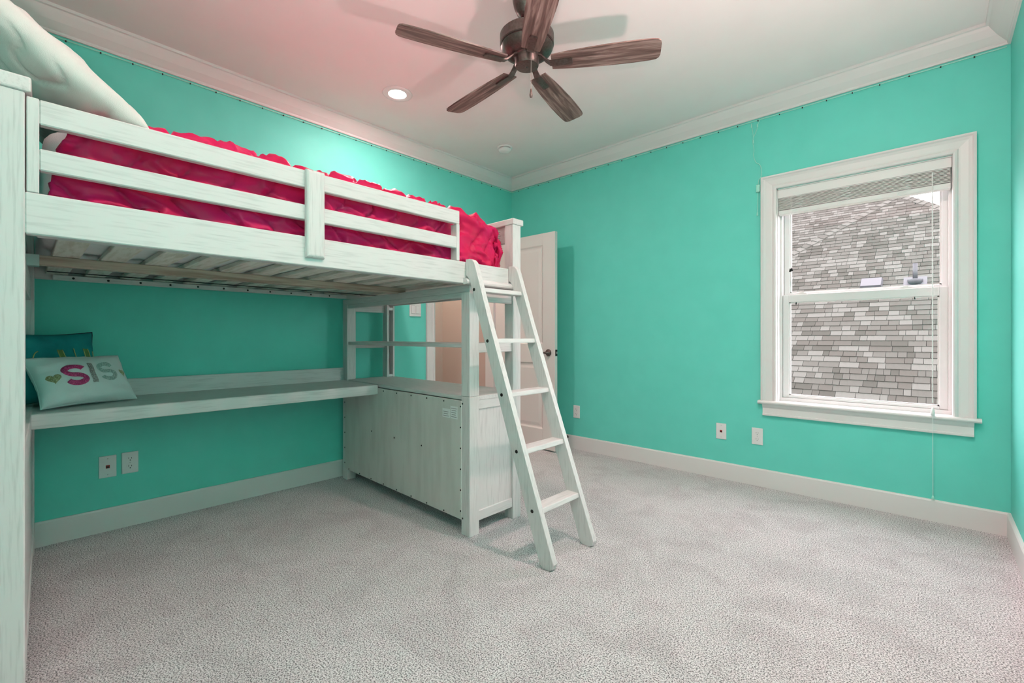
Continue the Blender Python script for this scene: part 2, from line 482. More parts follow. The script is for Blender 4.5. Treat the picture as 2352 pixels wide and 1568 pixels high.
def sash(name, x0, x1, z0, z1, y, gx0, gx1, gz0, gz1, dy=.032):
    s = empty(name, (0, 0, 0)); s.parent = wn; s.location = -wn.location
    bx('stile', (x0, gx0, y, y + dy, z0, z1), M_vinyl, s, .002)
    bx('stile', (gx1, x1, y, y + dy, z0, z1), M_vinyl, s, .002)
    bx('rail', (gx0, gx1, y, y + dy, z0, gz0), M_vinyl, s, .002)
    bx('rail', (gx0, gx1, y, y + dy, gz1, z1), M_vinyl, s, .002)
    for c in ((gx0, gx0 + .008, y + .006, y + dy - .006, gz0, gz1), (gx1 - .008, gx1, y + .006, y + dy - .006, gz0, gz1), (gx0, gx1, y + .006, y + dy - .006, gz0, gz0 + .006), (gx0, gx1, y + .006, y + dy - .006, gz1 - .006, gz1)):
        bx('glazing_bead', c, M_trim, s)
    bx('pane', (gx0 + .004, gx1 - .004, y + .014, y + .019, gz0 + .003, gz1 - .003), M_glass, s)
    return s
lo = sash('lower_sash', 2.446, 3.256, .613, 1.302, .070, 2.483, 3.219, .630, 1.252)
up = sash('upper_sash', 2.446, 3.256, 1.270, 1.985, .108, 2.480, 3.228, 1.318, 1.950)
for x in (2.555, 3.075):
    bm = bmesh.new(); prism(bm, [(x - .032, 1.302), (x + .032, 1.302), (x + .026, 1.310), (x + .008, 1.316), (x - .008, 1.316), (x - .026, 1.310)], 1, .076, .098); obj('sash_lock', bm, M_trim, wn)
for x in (2.525, 3.115):
    bm = bmesh.new(); prism(bm, [(x - .005, 1.236), (x + .005, 1.236), (x + .002, 1.246), (x + .002, 1.252), (x - .002, 1.252), (x - .002, 1.246)], 1, .064, .069); obj('vent_latch', bm, M_black, wn)

# blind drawn up under the window head
bl = empty('window_blind', (2.85, .03, 1.83), 'white slatted blind pulled up to the top of the window', 'blind')
bx('valance', (2.430, 3.268, .004, .012, 1.945, 2.000), M_blind, bl, .002)
bx('head_rail', (2.432, 3.266, .014, .056, 1.958, 1.998), M_blind, bl)
NS = 11
for i in range(NS):
    z = 1.868 + i * .0072
    bm = bmesh.new()
    k = .0008 * ((i * 7) % 3)
    prism(bm, [(.008 + k, z), (.034, z + .0014), (.058, z), (.058, z + .003), (.034, z + .0046), (.008 + k, z + .003)], 0, 2.434, 3.262)
    obj('slat', bm, M_blind, bl)
bx('bottom_rail', (2.434, 3.264, .006, .060, 1.834, 1.862), M_blind, bl, .003)
for x in (2.555, 2.80, 3.08):
    bm = bmesh.new()
    pts = []
    for k in range(15):
        a = k / 14
        pts.append((x + .026 * math.sin(k * 2.3), .000 - .004 * abs(math.sin(k * 1.7)), 1.952 - .084 * a))
    pts += [(x + .01, -.002, 1.86), (x - .03, -.003, 1.852), (x - .038, -.003, 1.838), (x - .02, .000, 1.828)]
    tube(bm, smooth_pts(pts, 4), .0013, 5); obj('ladder_string', bm, M_cord, bl)
for x, zb in ((2.504, 1.470), (2.513, 1.474)):
    bm = bmesh.new(); tube(bm, [(x, .002, 1.95), (x, .0, 1.7), (x, .0, zb)], .0010, 5); obj('lift_cord', bm, M_cord, bl)
    bm = bmesh.new(); lathe(bm, [(0, .022), (.003, .022), (.004, .018), (.008, 0), (0, 0)], (x, .0, zb - .022), 12); obj('tassel', bm, M_black, bl, True)
bm = bmesh.new(); tube(bm, [(3.1885, -.004, 1.93), (3.1895, -.012, 1.5), (3.1893, -.022, 1.1), (3.1897, -.046, .66)], .0014, 5); obj('pull_cord', bm, M_cord, bl)
bm = bmesh.new(); tube(bm, [(3.1915, -.004, 1.93), (3.1913, -.012, 1.5), (3.1915, -.022, 1.1), (3.1913, -.046, .66)], .0014, 5); obj('pull_cord', bm, M_cord, bl)
bm = bmesh.new(); lathe(bm, [(0, 0), (.008, 0), (.009, .012), (.007, .030), (.003, .045), (0, .045)], (3.1915, -.050, .590), 12); obj('cord_joiner', bm, M_cord, bl, True)
bm = bmesh.new(); tube(bm, [(3.1915, -.050, .592), (3.1915, -.047, .4), (3.192, -.026, .145)], .0012, 5); obj('pull_cord', bm, M_cord, bl)
bm = bmesh.new(); lathe(bm, [(0, .018), (.003, .018), (.005, .010), (.007, 0), (0, 0)], (3.192, -.026, .128), 12); obj('tassel', bm, M_mint, bl, True)

# ------------------------------------------------------------------ neighbouring roof seen through the window
RT = .75
def rz(y): return RT * y - 3.604
hipL = lambda y: .762 + .962 * (y - 8.702)
hipR = lambda y: 2.77 - .87 * (y - 10.463)
AP = (2.62, 10.634, rz(10.634))
nh = empty('neighbor_house', (2.6, 8, -3.2), 'neighbouring house with a grey shingled hip roof beyond the window', 'house')
def slab(name, pts, mat_, parent, th=.10):
    bm = bmesh.new()
    a = [bm.verts.new(p) for p in pts]; b = [bm.verts.new((p[0], p[1], p[2] - th)) for p in pts]
    bm.faces.new(a); bm.faces.new(b)
    for i in range(len(pts)):
        j = (i + 1) % len(pts); bm.faces.new((a[i], a[j], b[j], b[i]))
    return obj(name, bm, mat_, parent)
ye = 3.9
slab('roof_deck', [(hipL(ye), ye, rz(ye)), (hipR(ye), ye, rz(ye)), AP], M_felt, nh)
slab('side_slope', [(hipL(ye), ye, rz(ye)), AP, (AP[0], 20, AP[2]), (hipL(ye), 20, rz(ye))], M_sh[1], nh)
slab('side_slope', [(hipR(ye), ye, rz(ye)), AP, (AP[0], 20, AP[2]), (hipR(ye), 20, rz(ye))], M_sh[1], nh)
bx('house_wall', (hipL(ye) + .5, hipR(ye) - .5, ye + .5, 20, -3.2, rz(ye) - .02), M_siding, nh)
slope = math.atan(RT)
CE = .143 * math.cos(slope)             # plan depth of a course
def shingle_mesh(k):
    bm = bmesh.new()
    # local: x width 1, y up-slope, z normal; butt edge thicker
    L_, t0, t1 = .155, .013, .002
    a = [bm.verts.new(p) for p in ((-.5, 0, 0), (.5, 0, 0), (.5, L_, 0), (-.5, L_, 0), (-.49, 0, t0), (.49, 0, t0), (.5, L_, t1), (-.5, L_, t1))]
    for f in ((0, 1, 2, 3), (4, 5, 6, 7), (0, 1, 5, 4), (1, 2, 6, 5), (2, 3, 7, 6), (3, 0, 4, 7)):
        bm.faces.new([a[i] for i in f])
    bmesh.ops.recalc_face_normals(bm, faces=bm.faces)
    me = bpy.data.meshes.new('shingle'); bm.to_mesh(me); bm.free()
    me.materials.append(M_sh[k]); return me
SHM = [shingle_mesh(k) for k in range(4)]
LOC = np.array([[v.co.x, v.co.y, v.co.z] for v in SHM[0].vertices])
FAC = [list(p.vertices) for p in SHM[0].polygons]
rest_v, rest_f, rest_m = [], [], []
single = 0
cx_cam = 3.1914
ca, sa = math.cos(slope), math.sin(slope)
ncourse = int((10.6 - ye) / CE)
for i in range(ncourse):
    y = ye + i * CE
    x = max(hipL(y), -1.2) - random.random() * .2
    xe = min(hipR(y), 6.0)
    while x < xe:
        wd = random.choice((.09, .12, .15, .18, .22, .27)) * random.uniform(.9, 1.1)
        k = random.choices((0, 1, 2, 3), (.30, .34, .18, .18))[0]
        xc = x + wd / 2
        if hipL(y + .08) < xc < hipR(y + .08):
            Y = y + 3.4336
            vis = (cx_cam - .215 * Y < xc < cx_cam + .02 * Y) and y > 4.75
            lift = .002 + .003 * random.random()
            loc = Vector((xc, y, rz(y))) + Vector((0, -sa, ca)) * lift
            if vis and single < 300:
                o = bpy.data.objects.new('shingle', SHM[k]); COL.objects.link(o)
                o.parent = nh; o.location = loc - nh.location
                o.rotation_euler = (slope, 0, 0); o.scale = (wd - .004, 1, 1)
                single += 1
            else:
                p = LOC * np.array([wd - .004, 1, 1])
                q = np.stack([p[:, 0], p[:, 1] * ca - p[:, 2] * sa, p[:, 1] * sa + p[:, 2] * ca], 1) + np.array(loc)
                n0 = len(rest_v); rest_v += q.tolist()
                rest_f += [[j + n0 for j in f] for f in FAC]; rest_m += [k] * len(FAC)
        x += wd
# further roof behind the left hip
zb_ = lambda y: RT * y - 4.604
bd = slab('rear_roof_deck', [(-4, 8.0, zb_(8.0)), (2.6, 8.0, zb_(8.0)), (2.6, 16, zb_(16)), (-4, 16, zb_(16))], M_felt, nh)
for i in range(int((15.9 - 10.0) / CE)):
    y = 10.0 + i * CE
    x = -1.6 - random.random() * .2
    while x < 2.5:
        wd = random.choice((.09, .12, .15, .18, .22, .27)); k = random.choices((0, 1, 2, 3), (.34, .34, .14, .18))[0]
        p = LOC * np.array([wd - .004, 1, 1])
        loc = np.array([x + wd / 2, y, zb_(y)]) + np.array([0, -sa, ca]) * .004
        q = np.stack([p[:, 0], p[:, 1] * ca - p[:, 2] * sa, p[:, 1] * sa + p[:, 2] * ca], 1) + loc
        n0 = len(rest_v); rest_v += q.tolist(); rest_f += [[j + n0 for j in f] for f in FAC]; rest_m += [k] * len(FAC)
        x += wd
me = bpy.data.meshes.new('shingles'); me.from_pydata(rest_v, [], rest_f)
for m_ in M_sh: me.materials.append(m_)
me.polygons.foreach_set('material_index', rest_m); me.update()
ro = link('shingles', me, None, nh); ro['kind'] = 'stuff'
# hip caps
def hip_caps(p0, p1, side):
    p0, p1 = Vector(p0), Vector(p1); d = (p1 - p0); n = int(d.length / .16); d.normalize()
    nrm = Vector((0, 0, 1)); s = d.cross(nrm).normalized(); nn = s.cross(d).normalized()
    for i in range(n):
        a = p0 + d * (i * .16)
        bm = bmesh.new()
        rings = []
        for t, h in ((0, .030), (.2, .012)):
            c = a + d * t + nn * h
            rings.append([c - s * .11 - nn * .045, c + nn * .012, c + s * .11 - nn * .045, c + s * .11 - nn * .058, c - nn * .002, c - s * .11 - nn * .058])
        loft(bm, rings); obj('hip_cap', bm, M_sh[0] if i % 3 else M_sh[1], nh)
hip_caps((hipL(8.3), 8.3, rz(8.3)), AP, 1)
hip_caps((hipR(9.0), 9.0, rz(9.0)), AP, -1)
# roof fittings
vp = empty('plumbing_vent', (2.96, 7.44, 1.98), 'grey plumbing vent pipe with round collar on the roof outside', 'vent pipe')
bm = bmesh.new(); add_box(bm, -.16, .16, -.14, .20, .014, .020)
obj('flashing_plate', bm, M_lead, vp, fix=lambda v: Matrix.Translation((2.96, 7.44, rz(7.44))) @ (Matrix.Rotation(slope, 3, 'X') @ v))
bm = bmesh.new(); lathe(bm, [(0, 0), (.085, 0), (.105, .05), (.108, .085), (.10, .095), (0, .095)], (2.96, 7.44, 1.965), 28); obj('collar', bm, M_lead, vp, True)
bm = bmesh.new(); lathe(bm, [(0, 0), (.034, 0), (.034, .30), (.028, .30), (.028, .29), (0, .29)], (2.96, 7.44, 2.04), 20); obj('pipe', bm, M_lead, vp, True)
bv = empty('box_vent', (2.34, 7.46, 1.99), 'low grey box vent on the roof outside', 'roof vent')
bm = bmesh.new(); loft(bm, [[(-.17, -.17, .012), (.17, -.17, .012), (.17, .17, .012), (-.17, .17, .012)], [(-.15, -.15, .095), (.15, -.15, .095), (.15, .15, .075), (-.15, .15, .075)]])
obj('hood', bm, M_lead, bv, fix=lambda v: Matrix.Translation((2.34, 7.46, rz(7.46))) @ (Matrix.Rotation(slope, 3, 'X') @ v))
struct(bx('ground', (-60, 60, -60, 90, -3.4, -3.2), M_ground), 'ground outside below the window', 'ground')

# ------------------------------------------------------------------ loft bed
XF = 1.469
def SH(v):                               # the bed stands slightly racked: wall-side posts sit further from the head wall
    return (v[0], v[1] + .033 * (XF - v[0]) / 1.35, v[2])
XB = .060
def bb(name, c, m, p, bev=.0025, seg=1):
    return bx(name, c, m, p, bev, seg, fix=SH)
bed = empty('loft_bed', (.76, -2.5, 0), 'whitewashed wooden loft bed with guard rail above the desk', 'bed')
hy0, hy1 = -3.495, -3.430
bb('head_post', (XF - .069, XF, hy0, hy1, 0, 1.655), M_wz, bed)
bb('head_post', (XB, XB + .067, hy0, hy1, 0, 1.655), M_wz, bed)
bb('head_cap', (XB - .01, XF + .006, hy0 - .012, hy1 + .012, 1.655, 1.694), M_wx, bed, .005, 2)
bb('headboard_panel', (XB + .067, XF - .069, -3.472, -3.452, 1.52, 1.655), M_wx, bed)
bb('headboard_panel', (XB + .067, XF - .069, -3.472, -3.452, 1.29, 1.44), M_wx, bed)
bb('end_panel', (XB + .067, XF - .069, -3.470, -3.436, .085, .690), M_wz, bed)
bb('end_rail', (XB + .067, XF - .069, -3.475, -3.432, .045, .105), M_wx, bed)
bb('end_rail', (XB + .067, XF - .069, -3.475, -3.432, .640, .714), M_wx, bed)
bb('end_rail', (XB + .067, XF - .069, -3.475, -3.440, 1.19, 1.29), M_wx, bed)
# foot frame standing on the cabinet
fa0, fa1, fb0, fb1 = -1.892, -1.825, -1.568, -1.503
bb('shelf_post', (XF - .067, XF, fa0, fa1, .714, 1.250), M_wz, bed)
bb('shelf_post', (XB, XB + .067, fa0, fa1, .714, 1.250), M_wz, bed)
bb('foot_post', (XF - .067, XF, fb0, fb1, .714, 1.652), M_wz, bed)
bm = bmesh.new(); prism(bm, [(XB, fb0), (XB + .067, fb0), (XB + .067, fb0 + .016), (XB + .02, fb0 + .016), (XB + .02, fb1 - .014), (XB + .067, fb1 - .014), (XB + .067, fb1), (XB, fb1)], 2, .714, 1.652)
obj('foot_post', bm, M_wz, bed, fix=SH)
bb('post_bracket', (XB + .02, XB + .064, fb0 + .016, fb1 - .014, .716, .732), M_plate, bed, .001)
bb('post_bracket', (XB + .02, XB + .064, fb0 + .016, fb1 - .014, 1.225, 1.245), M_plate, bed, .001)
bb('foot_cap', (XB - .01, XF + .004, fb0 - .002, fb1 + .019, 1.652, 1.686), M_wx, bed, .004, 2)
fp = bb('footboard_panel', (XB + .067, XF - .067, -1.546, -1.526, 1.557, 1.652), M_wx, bed)
bb('footboard_panel', (XB + .067, XF - .067, -1.546, -1.526, 1.290, 1.40), M_wx, bed)
bm = bmesh.new()
for i in range(6):
    add_box(bm, 1.312 + .004 * (i % 2), 1.352 - .006 * ((i * 5) % 3), -1.5468, -1.5462, 1.572 + i * .011, 1.5745 + i * .011)
lp = obj('printed_text', bm, mat('grey print', (.25, .24, .24), .7), fp, fix=SH)
bb('top_beam', (XB, XF, fa0, fa0 + .070, 1.250, 1.288), M_wx, bed)
bb('apron_rail', (XB + .067, XF - .067, fa0 + .004, fa0 + .026, 1.222, 1.250), M_wx, bed)
for x0, x1 in ((XF - .030, XF - .008), (XB + .008, XB + .030)):
    bb('side_rung', (x0, x1, fa1, fb0, 1.205, 1.268), M_wy, bed)
    bb('side_rung', (x0, x1, fa1, fb0, .938, .988), M_wy, bed)
bb('shelf', (XB + .030, XF - .030, -1.884, -1.512, .964, .986), M_wx, bed)
bb('apron_rail', (XB + .067, XF - .067, fb0 + .010, fb0 + .030, 1.255, 1.288), M_wx, bed)
# side rails and guard rail
sr = bb('side_rail', (1.437, XF, hy1, fb0, 1.288, 1.397), M_wy, bed, .003)
bb('ledger', (1.405, 1.437, hy1 + .02, fa0, 1.290, 1.312), M_wy, bed)
bb('side_rail', (XB, XB + .030, hy1, fb0, 1.296, 1.400), M_wy, bed)
bl2 = bb('ledger', (XB + .030, XB + .060, hy1 + .06, fa0, 1.293, 1.318), M_wy, bed)
for i in range(11):
    y = -3.30 + i * .128
    bm = bmesh.new(); lathe_dir(bm, [(0, 0), (.0055, 0), (.0045, .003), (0, .003)], (XB + .060, y + .033 * (XF - XB) / 1.35, 1.305), (1, 0, 0), 10); obj('bolt', bm, M_screw, bl2)
bm = bmesh.new(); prism(bm, [(XF, 1.283), (XF + .022, 1.283), (XF + .030, 1.287), (XF + .032, 1.295), (XF + .026, 1.306), (XF + .014, 1.313), (XF, 1.315)], 1, -1.935, -1.572); obj('ladder_ledge', bm, M_wy, bed)
gr = empty('guard_rail', (0, 0, 0)); gr.parent = bed; gr.location = -bed.location
bx('stile', (1.440, XF - .001, hy1 + .003, hy1 + .026, 1.398, 1.646), M_wz, gr, .002)
bx('top_rail', (1.440, XF - .001, hy1 + .026, -1.957, 1.580, 1.645), M_wy, gr, .003)
bx('middle_rail', (1.440, XF - .001, hy1 + .026, -1.976, 1.459, 1.516), M_wy, gr, .003)
bx('stile', (1.420, XF - .001, -1.976, -1.957, 1.398, 1.580), M_wz, gr, .002)
bm = bmesh.new()
o0, o1, oz0, oz1_ = -2.716, -2.646, 1.318, 1.647
add_box(bm, XF - .001, XF + .021, o0, o1, oz0, oz1_)
es = [e for e in bm.edges if all(v.co.x > XF + .01 for v in e.verts)]
bmesh.ops.bevel(bm, geom=es, offset=.012, segments=4, profile=.5, affect='EDGES')
obj('upright', bm, M_wz, gr)
# slats
for i in range(13):
    y = -3.360 + i * .135
    bx('slat', (XB + .032, 1.434, y, y + .076, 1.320, 1.339), M_slat, bed, .002)
bm_ = bx('centre_beam', (.760, .800, -3.428, -1.822, 1.284, 1.319), M_beam, bed, .002)
bx('beam_bracket', (.754, .806, -3.428, -3.392, 1.279, 1.320), M_steel, bed, .001)
bm = bmesh.new(); tube(bm, [(.25, -3.36, 1.317), (.25, -1.62, 1.317)], .0025, 6); obj('slat_strap', bm, M_black, bed)
bm = bmesh.new(); tube(bm, [(1.36, -3.36, 1.317), (1.36, -1.62, 1.317)], .0030, 6); obj('slat_strap', bm, M_black, bed)

# ------------------------------------------------------------------ cabinet under the foot end
cb = empty('storage_cabinet', (.76, -1.7, 0), 'whitewashed low cabinet under the foot of the loft bed, back panel showing', 'cabinet')
for x0 in (XF - .067, XB):
    for a, b in ((fa0, fa1), (fb0, fb1)):
        bb('leg', (x0, x0 + .067, a, b, 0, .7135), M_wz, cb)
bb('top', (XB + .004, XF - .004, fa0 + .010, fb1 + .008, .692, .7135), M_wx, cb, .0015)
bp_ = bb('back_panel', (XB + .030, XF - .064, fa0 - .003, fa0 + .006, .076, .690), M_back, cb, .002)
bb('bottom', (XB + .067, XF - .067, fa0 + .010, fb1 - .01, .076, .094), M_wx, cb)
bb('front_panel', (XB + .067, XF - .067, fb1 - .03, fb1 - .012, .094, .692), M_wx, cb)
for x0, x1 in ((XF - .026, XF - .014), (XB + .014, XB + .026)):
    bb('side_panel', (x0, x1, fa1, fb0, .110, .650), M_wz, cb, 0)
for x0, x1 in ((XF - .024, XF - .006), (XB + .006, XB + .024)):
    bb('side_frame', (x0, x1, fa1, fb0, .645, .713), M_wy, cb, .0015)
    bb('side_frame', (x0, x1, fa1, fb0, .067, .118), M_wy, cb, .0015)
def screw(x, z):
    bm = bmesh.new(); lathe_dir(bm, [(0, 0), (.005, 0), (.004, .0022), (0, .0022)], (x, fa0 - .003 + .033 * (XF - x) / 1.35, z), (0, -1, 0), 8); obj('screw', bm, M_screw, bp_)
for i in range(9):
    screw(XB + .10 + i * .157, .676)
    screw(XB + .10 + i * .157, .086)
for i in range(6):
    screw(XF - .069, .12 + i * .108)
    screw(XB + .038, .12 + i * .108)
for x in (.48, .76, 1.05):
    screw(x, .40)
lb = empty('care_label', (0, 0, 0)); lb.parent = cb; lb.location = -cb.location; lb['label'] = 'white paper label with small print'
def sy(x): return fa0 - .0034 + .033 * (XF - x) / 1.35
bb('paper', (1.317, 1.375, fa0 - .0038, fa0 - .003, .590, .655), M_plate, lb, 0)
bb('paper', (1.248, 1.311, fa0 - .0038, fa0 - .003, .590, .636), M_plate, lb, 0)
bm = bmesh.new()
for x0, x1, z0, n in ((1.323, 1.369, .598, 5), (1.254, 1.305, .597, 3)):
    for i in range(n):
        add_box(bm, x0 + .004 * (i % 2), x1 - .008 * ((i * 3) % 4) / 3, fa0 - .0042, fa0 - .0038, z0 + i * .011, z0 + .003 + i * .011)
obj('printed_text', bm, bpy.data.materials['grey print'], lb, fix=SH)

# ------------------------------------------------------------------ desk
dk = empty('desk', (.3, -2.65, .65), 'long whitewashed desk top with low back board under the loft bed', 'desk')
bb('desktop', (XB + .022, .548, -3.436, fa0 - .004, .684, .710), M_wy, dk, .002)
bb('front_edge', (.548, .566, -3.436, fa0 - .004, .650, .7105), M_wy, dk, .003)
bb('end_cleat', (XB + .067, .548, fa0 - .030, fa0 - .004, .655, .684), M_wx, dk, .001)
bs = bb('back_board', (XB + .002, XB + .022, -3.432, fa0 - .002, .690, .799), M_wy, dk, .002)
for z in (.725, .770):
    bm = bmesh.new(); lathe_dir(bm, [(0, 0), (.006, 0), (.005, .003), (0, .003)], (XB + .022, fa0 + .008, z), (1, 0, 0), 10); obj('bolt', bm, M_steel, bs)

# ------------------------------------------------------------------ ladder
ld = empty('bed_ladder', (1.75, -1.70, 0), 'white wooden ladder with five rungs leaning on the loft bed', 'ladder')
LP = [(1.914, .010), (1.932, 0.0), (1.968, 0.0), (1.984, .010), (1.992, .032), (1.628, 1.092), (1.541, 1.365), (1.533, 1.388), (1.518, 1.402), (1.498, 1.409), (1.4705, 1.409), (1.4705, 1.330), (1.482, 1.322), (1.497, 1.312), (1.503, 1.300), (1.503, 1.283), (1.564, 1.093)]
lsh = lambda v: (v[0], v[1] - .045 * v[2] / 1.4, v[2])
def stile(y0, y1):
    bm = bmesh.new(); prism(bm, LP, 1, y0, y1)
    es = [e for e in bm.edges if abs(e.verts[0].co.y - e.verts[1].co.y) < 1e-6]
    bmesh.ops.bevel(bm, geom=es, offset=.003, segments=2, profile=.5, affect='EDGES')
    return obj('stile', bm, M_lad, ld, fix=lsh)
M_lad = wood_white('white ladder paint', (14, 14, 1.2))
s1 = stile(-1.876, -1.846); s2 = stile(-1.563, -1.533)
for i in range(5):
    z = .240 + i * .2535
    xf = 1.992 - .3434 * (z - .032) - .008
    bm = bmesh.new(); prism(bm, [(xf - .070, z - .011), (xf, z - .011), (xf + .001, z - .008), (xf - .003, z + .009), (xf - .006, z + .011), (xf - .070, z + .011)], 1, -1.846, -1.563)
    obj('rung', bm, M_wy, ld, fix=lsh)
    bm = bmesh.new(); lathe_dir(bm, [(0, 0), (.0085, 0), (.0075, .002), (.003, .0022), (0, .001)], (xf - .036, -1.876 - .045 * z / 1.4, z), (0, -1, 0), 14); obj('bolt', bm, M_screw, ld)

# ------------------------------------------------------------------ bedding
mt = bx('mattress', (.165, 1.350, -3.395, -1.730, 1.341, 1.625), M_mattress, None, .05, 4)
for p in mt.data.polygons: p.use_smooth = True
tag(mt, 'pale mattress on the loft bed, mostly under the pink comforter', 'mattress')

def comforter():
    x0, x1, y0, y1, zt = .105, 1.400, -3.335, -1.580, 1.684
    drop = .27
    r = .055; rf = .20
    A = np.linspace(x0 - drop + .02, x1 + drop, 210)
    B = np.linspace(y0, y1 + .34, 220)
    def fold(s, lo_, hi_, r):
        h = s.copy(); d = np.zeros_like(s)
        for sign, e in ((1, hi_), (-1, lo_)):
            t = sign * (s - e) + r
            arc = (t > 0) & (t < r * PI / 2)
            th = np.clip(t / r, 0, PI / 2)
            h = np.where(t > 0, e - sign * r + sign * r * np.sin(th), h)
            d = np.where(t > 0, r * (1 - np.cos(th)) + np.maximum(t - r * PI / 2, 0), d)
        return h, d
    a, b = np.meshgrid(A, B, indexing='ij')
    hx, dx = fold(a, x0, x1, r)
    hy, dy = fold(b, -99, y1, rf)
    dz = np.maximum(dx, dy) + .25 * np.minimum(dx, dy)
    both = (dx > r * .4) & (dy > 0)
    # round the foot corners in plan
    k = np.clip(dx / .1, 0, 1) * np.clip(dy / .1, 0, 1)
    hy = hy - .030 * k
    hx = np.where(a > .8, hx - .025 * k, hx + .025 * k)
    z = zt - dz
    z = z + .012 * np.exp(-((b + 2.8) / .5) ** 2) * (dx < .01)
    z = z - .032 * np.clip((-3.05 - b) / .2, 0, 1) * (dx < .02)
    # the foot end slopes down softly
    z = z - np.clip((hy + 2.25) / .6, 0, 1) ** 2 * .018 * (1 - np.clip(dz / .1, 0, 1))
    P = np.stack([hx, hy, z], -1)
    du = np.gradient(P, axis=0); dv = np.gradient(P, axis=1)
    N = np.cross(du, dv); N /= np.linalg.norm(N, axis=-1, keepdims=True) + 1e-9
    if N[100, 100, 2] < 0: N = -N
    # ruched quilting: wavy stitched rows with gathered folds between them
    qv = (b + .035 * np.sin(a * 2 * PI / .19) + .015 * vnoise(a * 7, b * 5)) / .128
    fr_ = np.abs(qv - np.round(qv))
    pinch = np.exp(-(fr_ / .045) ** 2)
    puff = np.sqrt(np.clip(fr_ * 2, 0, 1))
    rid = 1 - np.abs(vnoise(b * 7 + a * 5 + 3, a * 19 - b * 6))
    rid2 = 1 - np.abs(vnoise(b * 16 - a * 10 + 30, a * 34 + b * 9))
    amp = .55 + .45 * vnoise(a * 3 + 7, b * 3 + 2)
    disp = .015 * amp * puff - .016 * pinch + .024 * (rid ** 3 - .35) + .010 * (rid2 ** 3 - .35)
    lim = np.where((hx > 1.36) & (dz > .03), 1.0, 1.0)
    P = P + N * (disp * lim)[..., None]
    edge = .010 * vnoise(a * 9, a * 0 + 5) * np.clip((y0 + .12 - b) / .12, 0, 1)
    P[..., 1] += edge - .05 * np.clip(dx / .27, 0, 1) * np.clip((y0 + .4 - b) / .4, 0, 1)
    P[..., 2] = np.maximum(P[..., 2], 1.402 + .004 * vnoise(a * 20, b * 20))
    P[..., 0] = np.clip(P[..., 0], .092, 1.4345)
    o = grid_mesh('comforter', P, M_pink)
    md = o.modifiers.new('thickness', 'SOLIDIFY'); md.thickness = .012; md.offset = -1
    return tag(o, 'hot pink ruched satin comforter spread over the loft bed', 'comforter')
comforter()

def pillow(name, c, ex, ey, wd, ht, th, m, parent=None, seed=0, res=56, wr=.004, pinch=.06, crease=0.0):
    c = Vector(c); ex = Vector(ex).normalized(); ey = Vector(ey); ey = (ey - ex * ey.dot(ex)).normalized(); ez = ex.cross(ey)
    nu, nv = res, int(res * ht / wd)
    u = np.sin(np.linspace(-PI / 2, PI / 2, nu)); v = np.sin(np.linspace(-PI / 2, PI / 2, nv))
    U, V = np.meshgrid(u, v, indexing='ij')
    def surf(U, V, s):
        X = U * wd / 2 * (1 - pinch * (1 - V ** 2) * np.abs(U) ** 3)
        Y = V * ht / 2 * (1 - pinch * (1 - U ** 2) * np.abs(V) ** 3)
        g = np.clip((1 - U ** 2) * (1 - V ** 2), 0, 1)
        f = np.clip(g, 0, 1) ** .42
        rad = np.sqrt(U ** 2 + V ** 2)
        wrk = wr * vnoise(U * 4 + seed, V * 4 + s * 3) + wr * 1.6 * (1 - np.abs(vnoise(np.arctan2(V, U) * 3.2 + seed, rad * 1.2 + s))) * np.clip(rad - .35, 0, 1)
        wrk = wrk - wr * crease * np.clip(1 - np.abs(vnoise(U * 2.2 + V * 2.6 + seed * 1.7, U * 5.5 - V * 2.0 + s)) * 2.2, 0, 1) ** 2
        Z = s * (th / 2 * f + wrk * np.clip(f * 2, 0, 1))
        return X, Y, Z
    def to_w(X, Y, Z):
        return np.stack([c[i] + ex[i] * X + ey[i] * Y + ez[i] * Z for i in range(3)], -1)
    F = to_w(*surf(U, V, 1)); Bk = to_w(*surf(U, V, -1))
    idx = np.arange(nu * nv).reshape(nu, nv)
    f1 = np.stack([idx[:-1, :-1], idx[1:, :-1], idx[1:, 1:], idx[:-1, 1:]], -1).reshape(-1, 4)
    f2 = f1[:, ::-1] + nu * nv
    me = bpy.data.meshes.new(name)
    me.from_pydata(np.vstack([F.reshape(-1, 3), Bk.reshape(-1, 3)]).tolist(), [], np.vstack([f1, f2]).tolist())
    bm = bmesh.new(); bm.from_mesh(me); bmesh.ops.remove_doubles(bm, verts=bm.verts, dist=.0008); bm.to_mesh(me); bm.free()
    me.polygons.foreach_set('use_smooth', [True] * len(me.polygons)); me.update()
    o = link(name, me, m, parent)
    def at(u_, v_, h=0.0):
        X, Y, Z = surf(np.array([u_]), np.array([v_]), 1)
        return Vector(to_w(X, Y, Z + h)[0])
    return o, at, ez

po, _, _ = pillow('bed_pillow', (1.070, -3.378, 1.806), (1, .03, 0), (0, -.80, .60), .72, .50, .17, M_pillow, seed=3, res=120, wr=.0065, pinch=.05, crease=1.8)
tag(po, 'large white pillow leaning on the head of the loft bed', 'pillow')

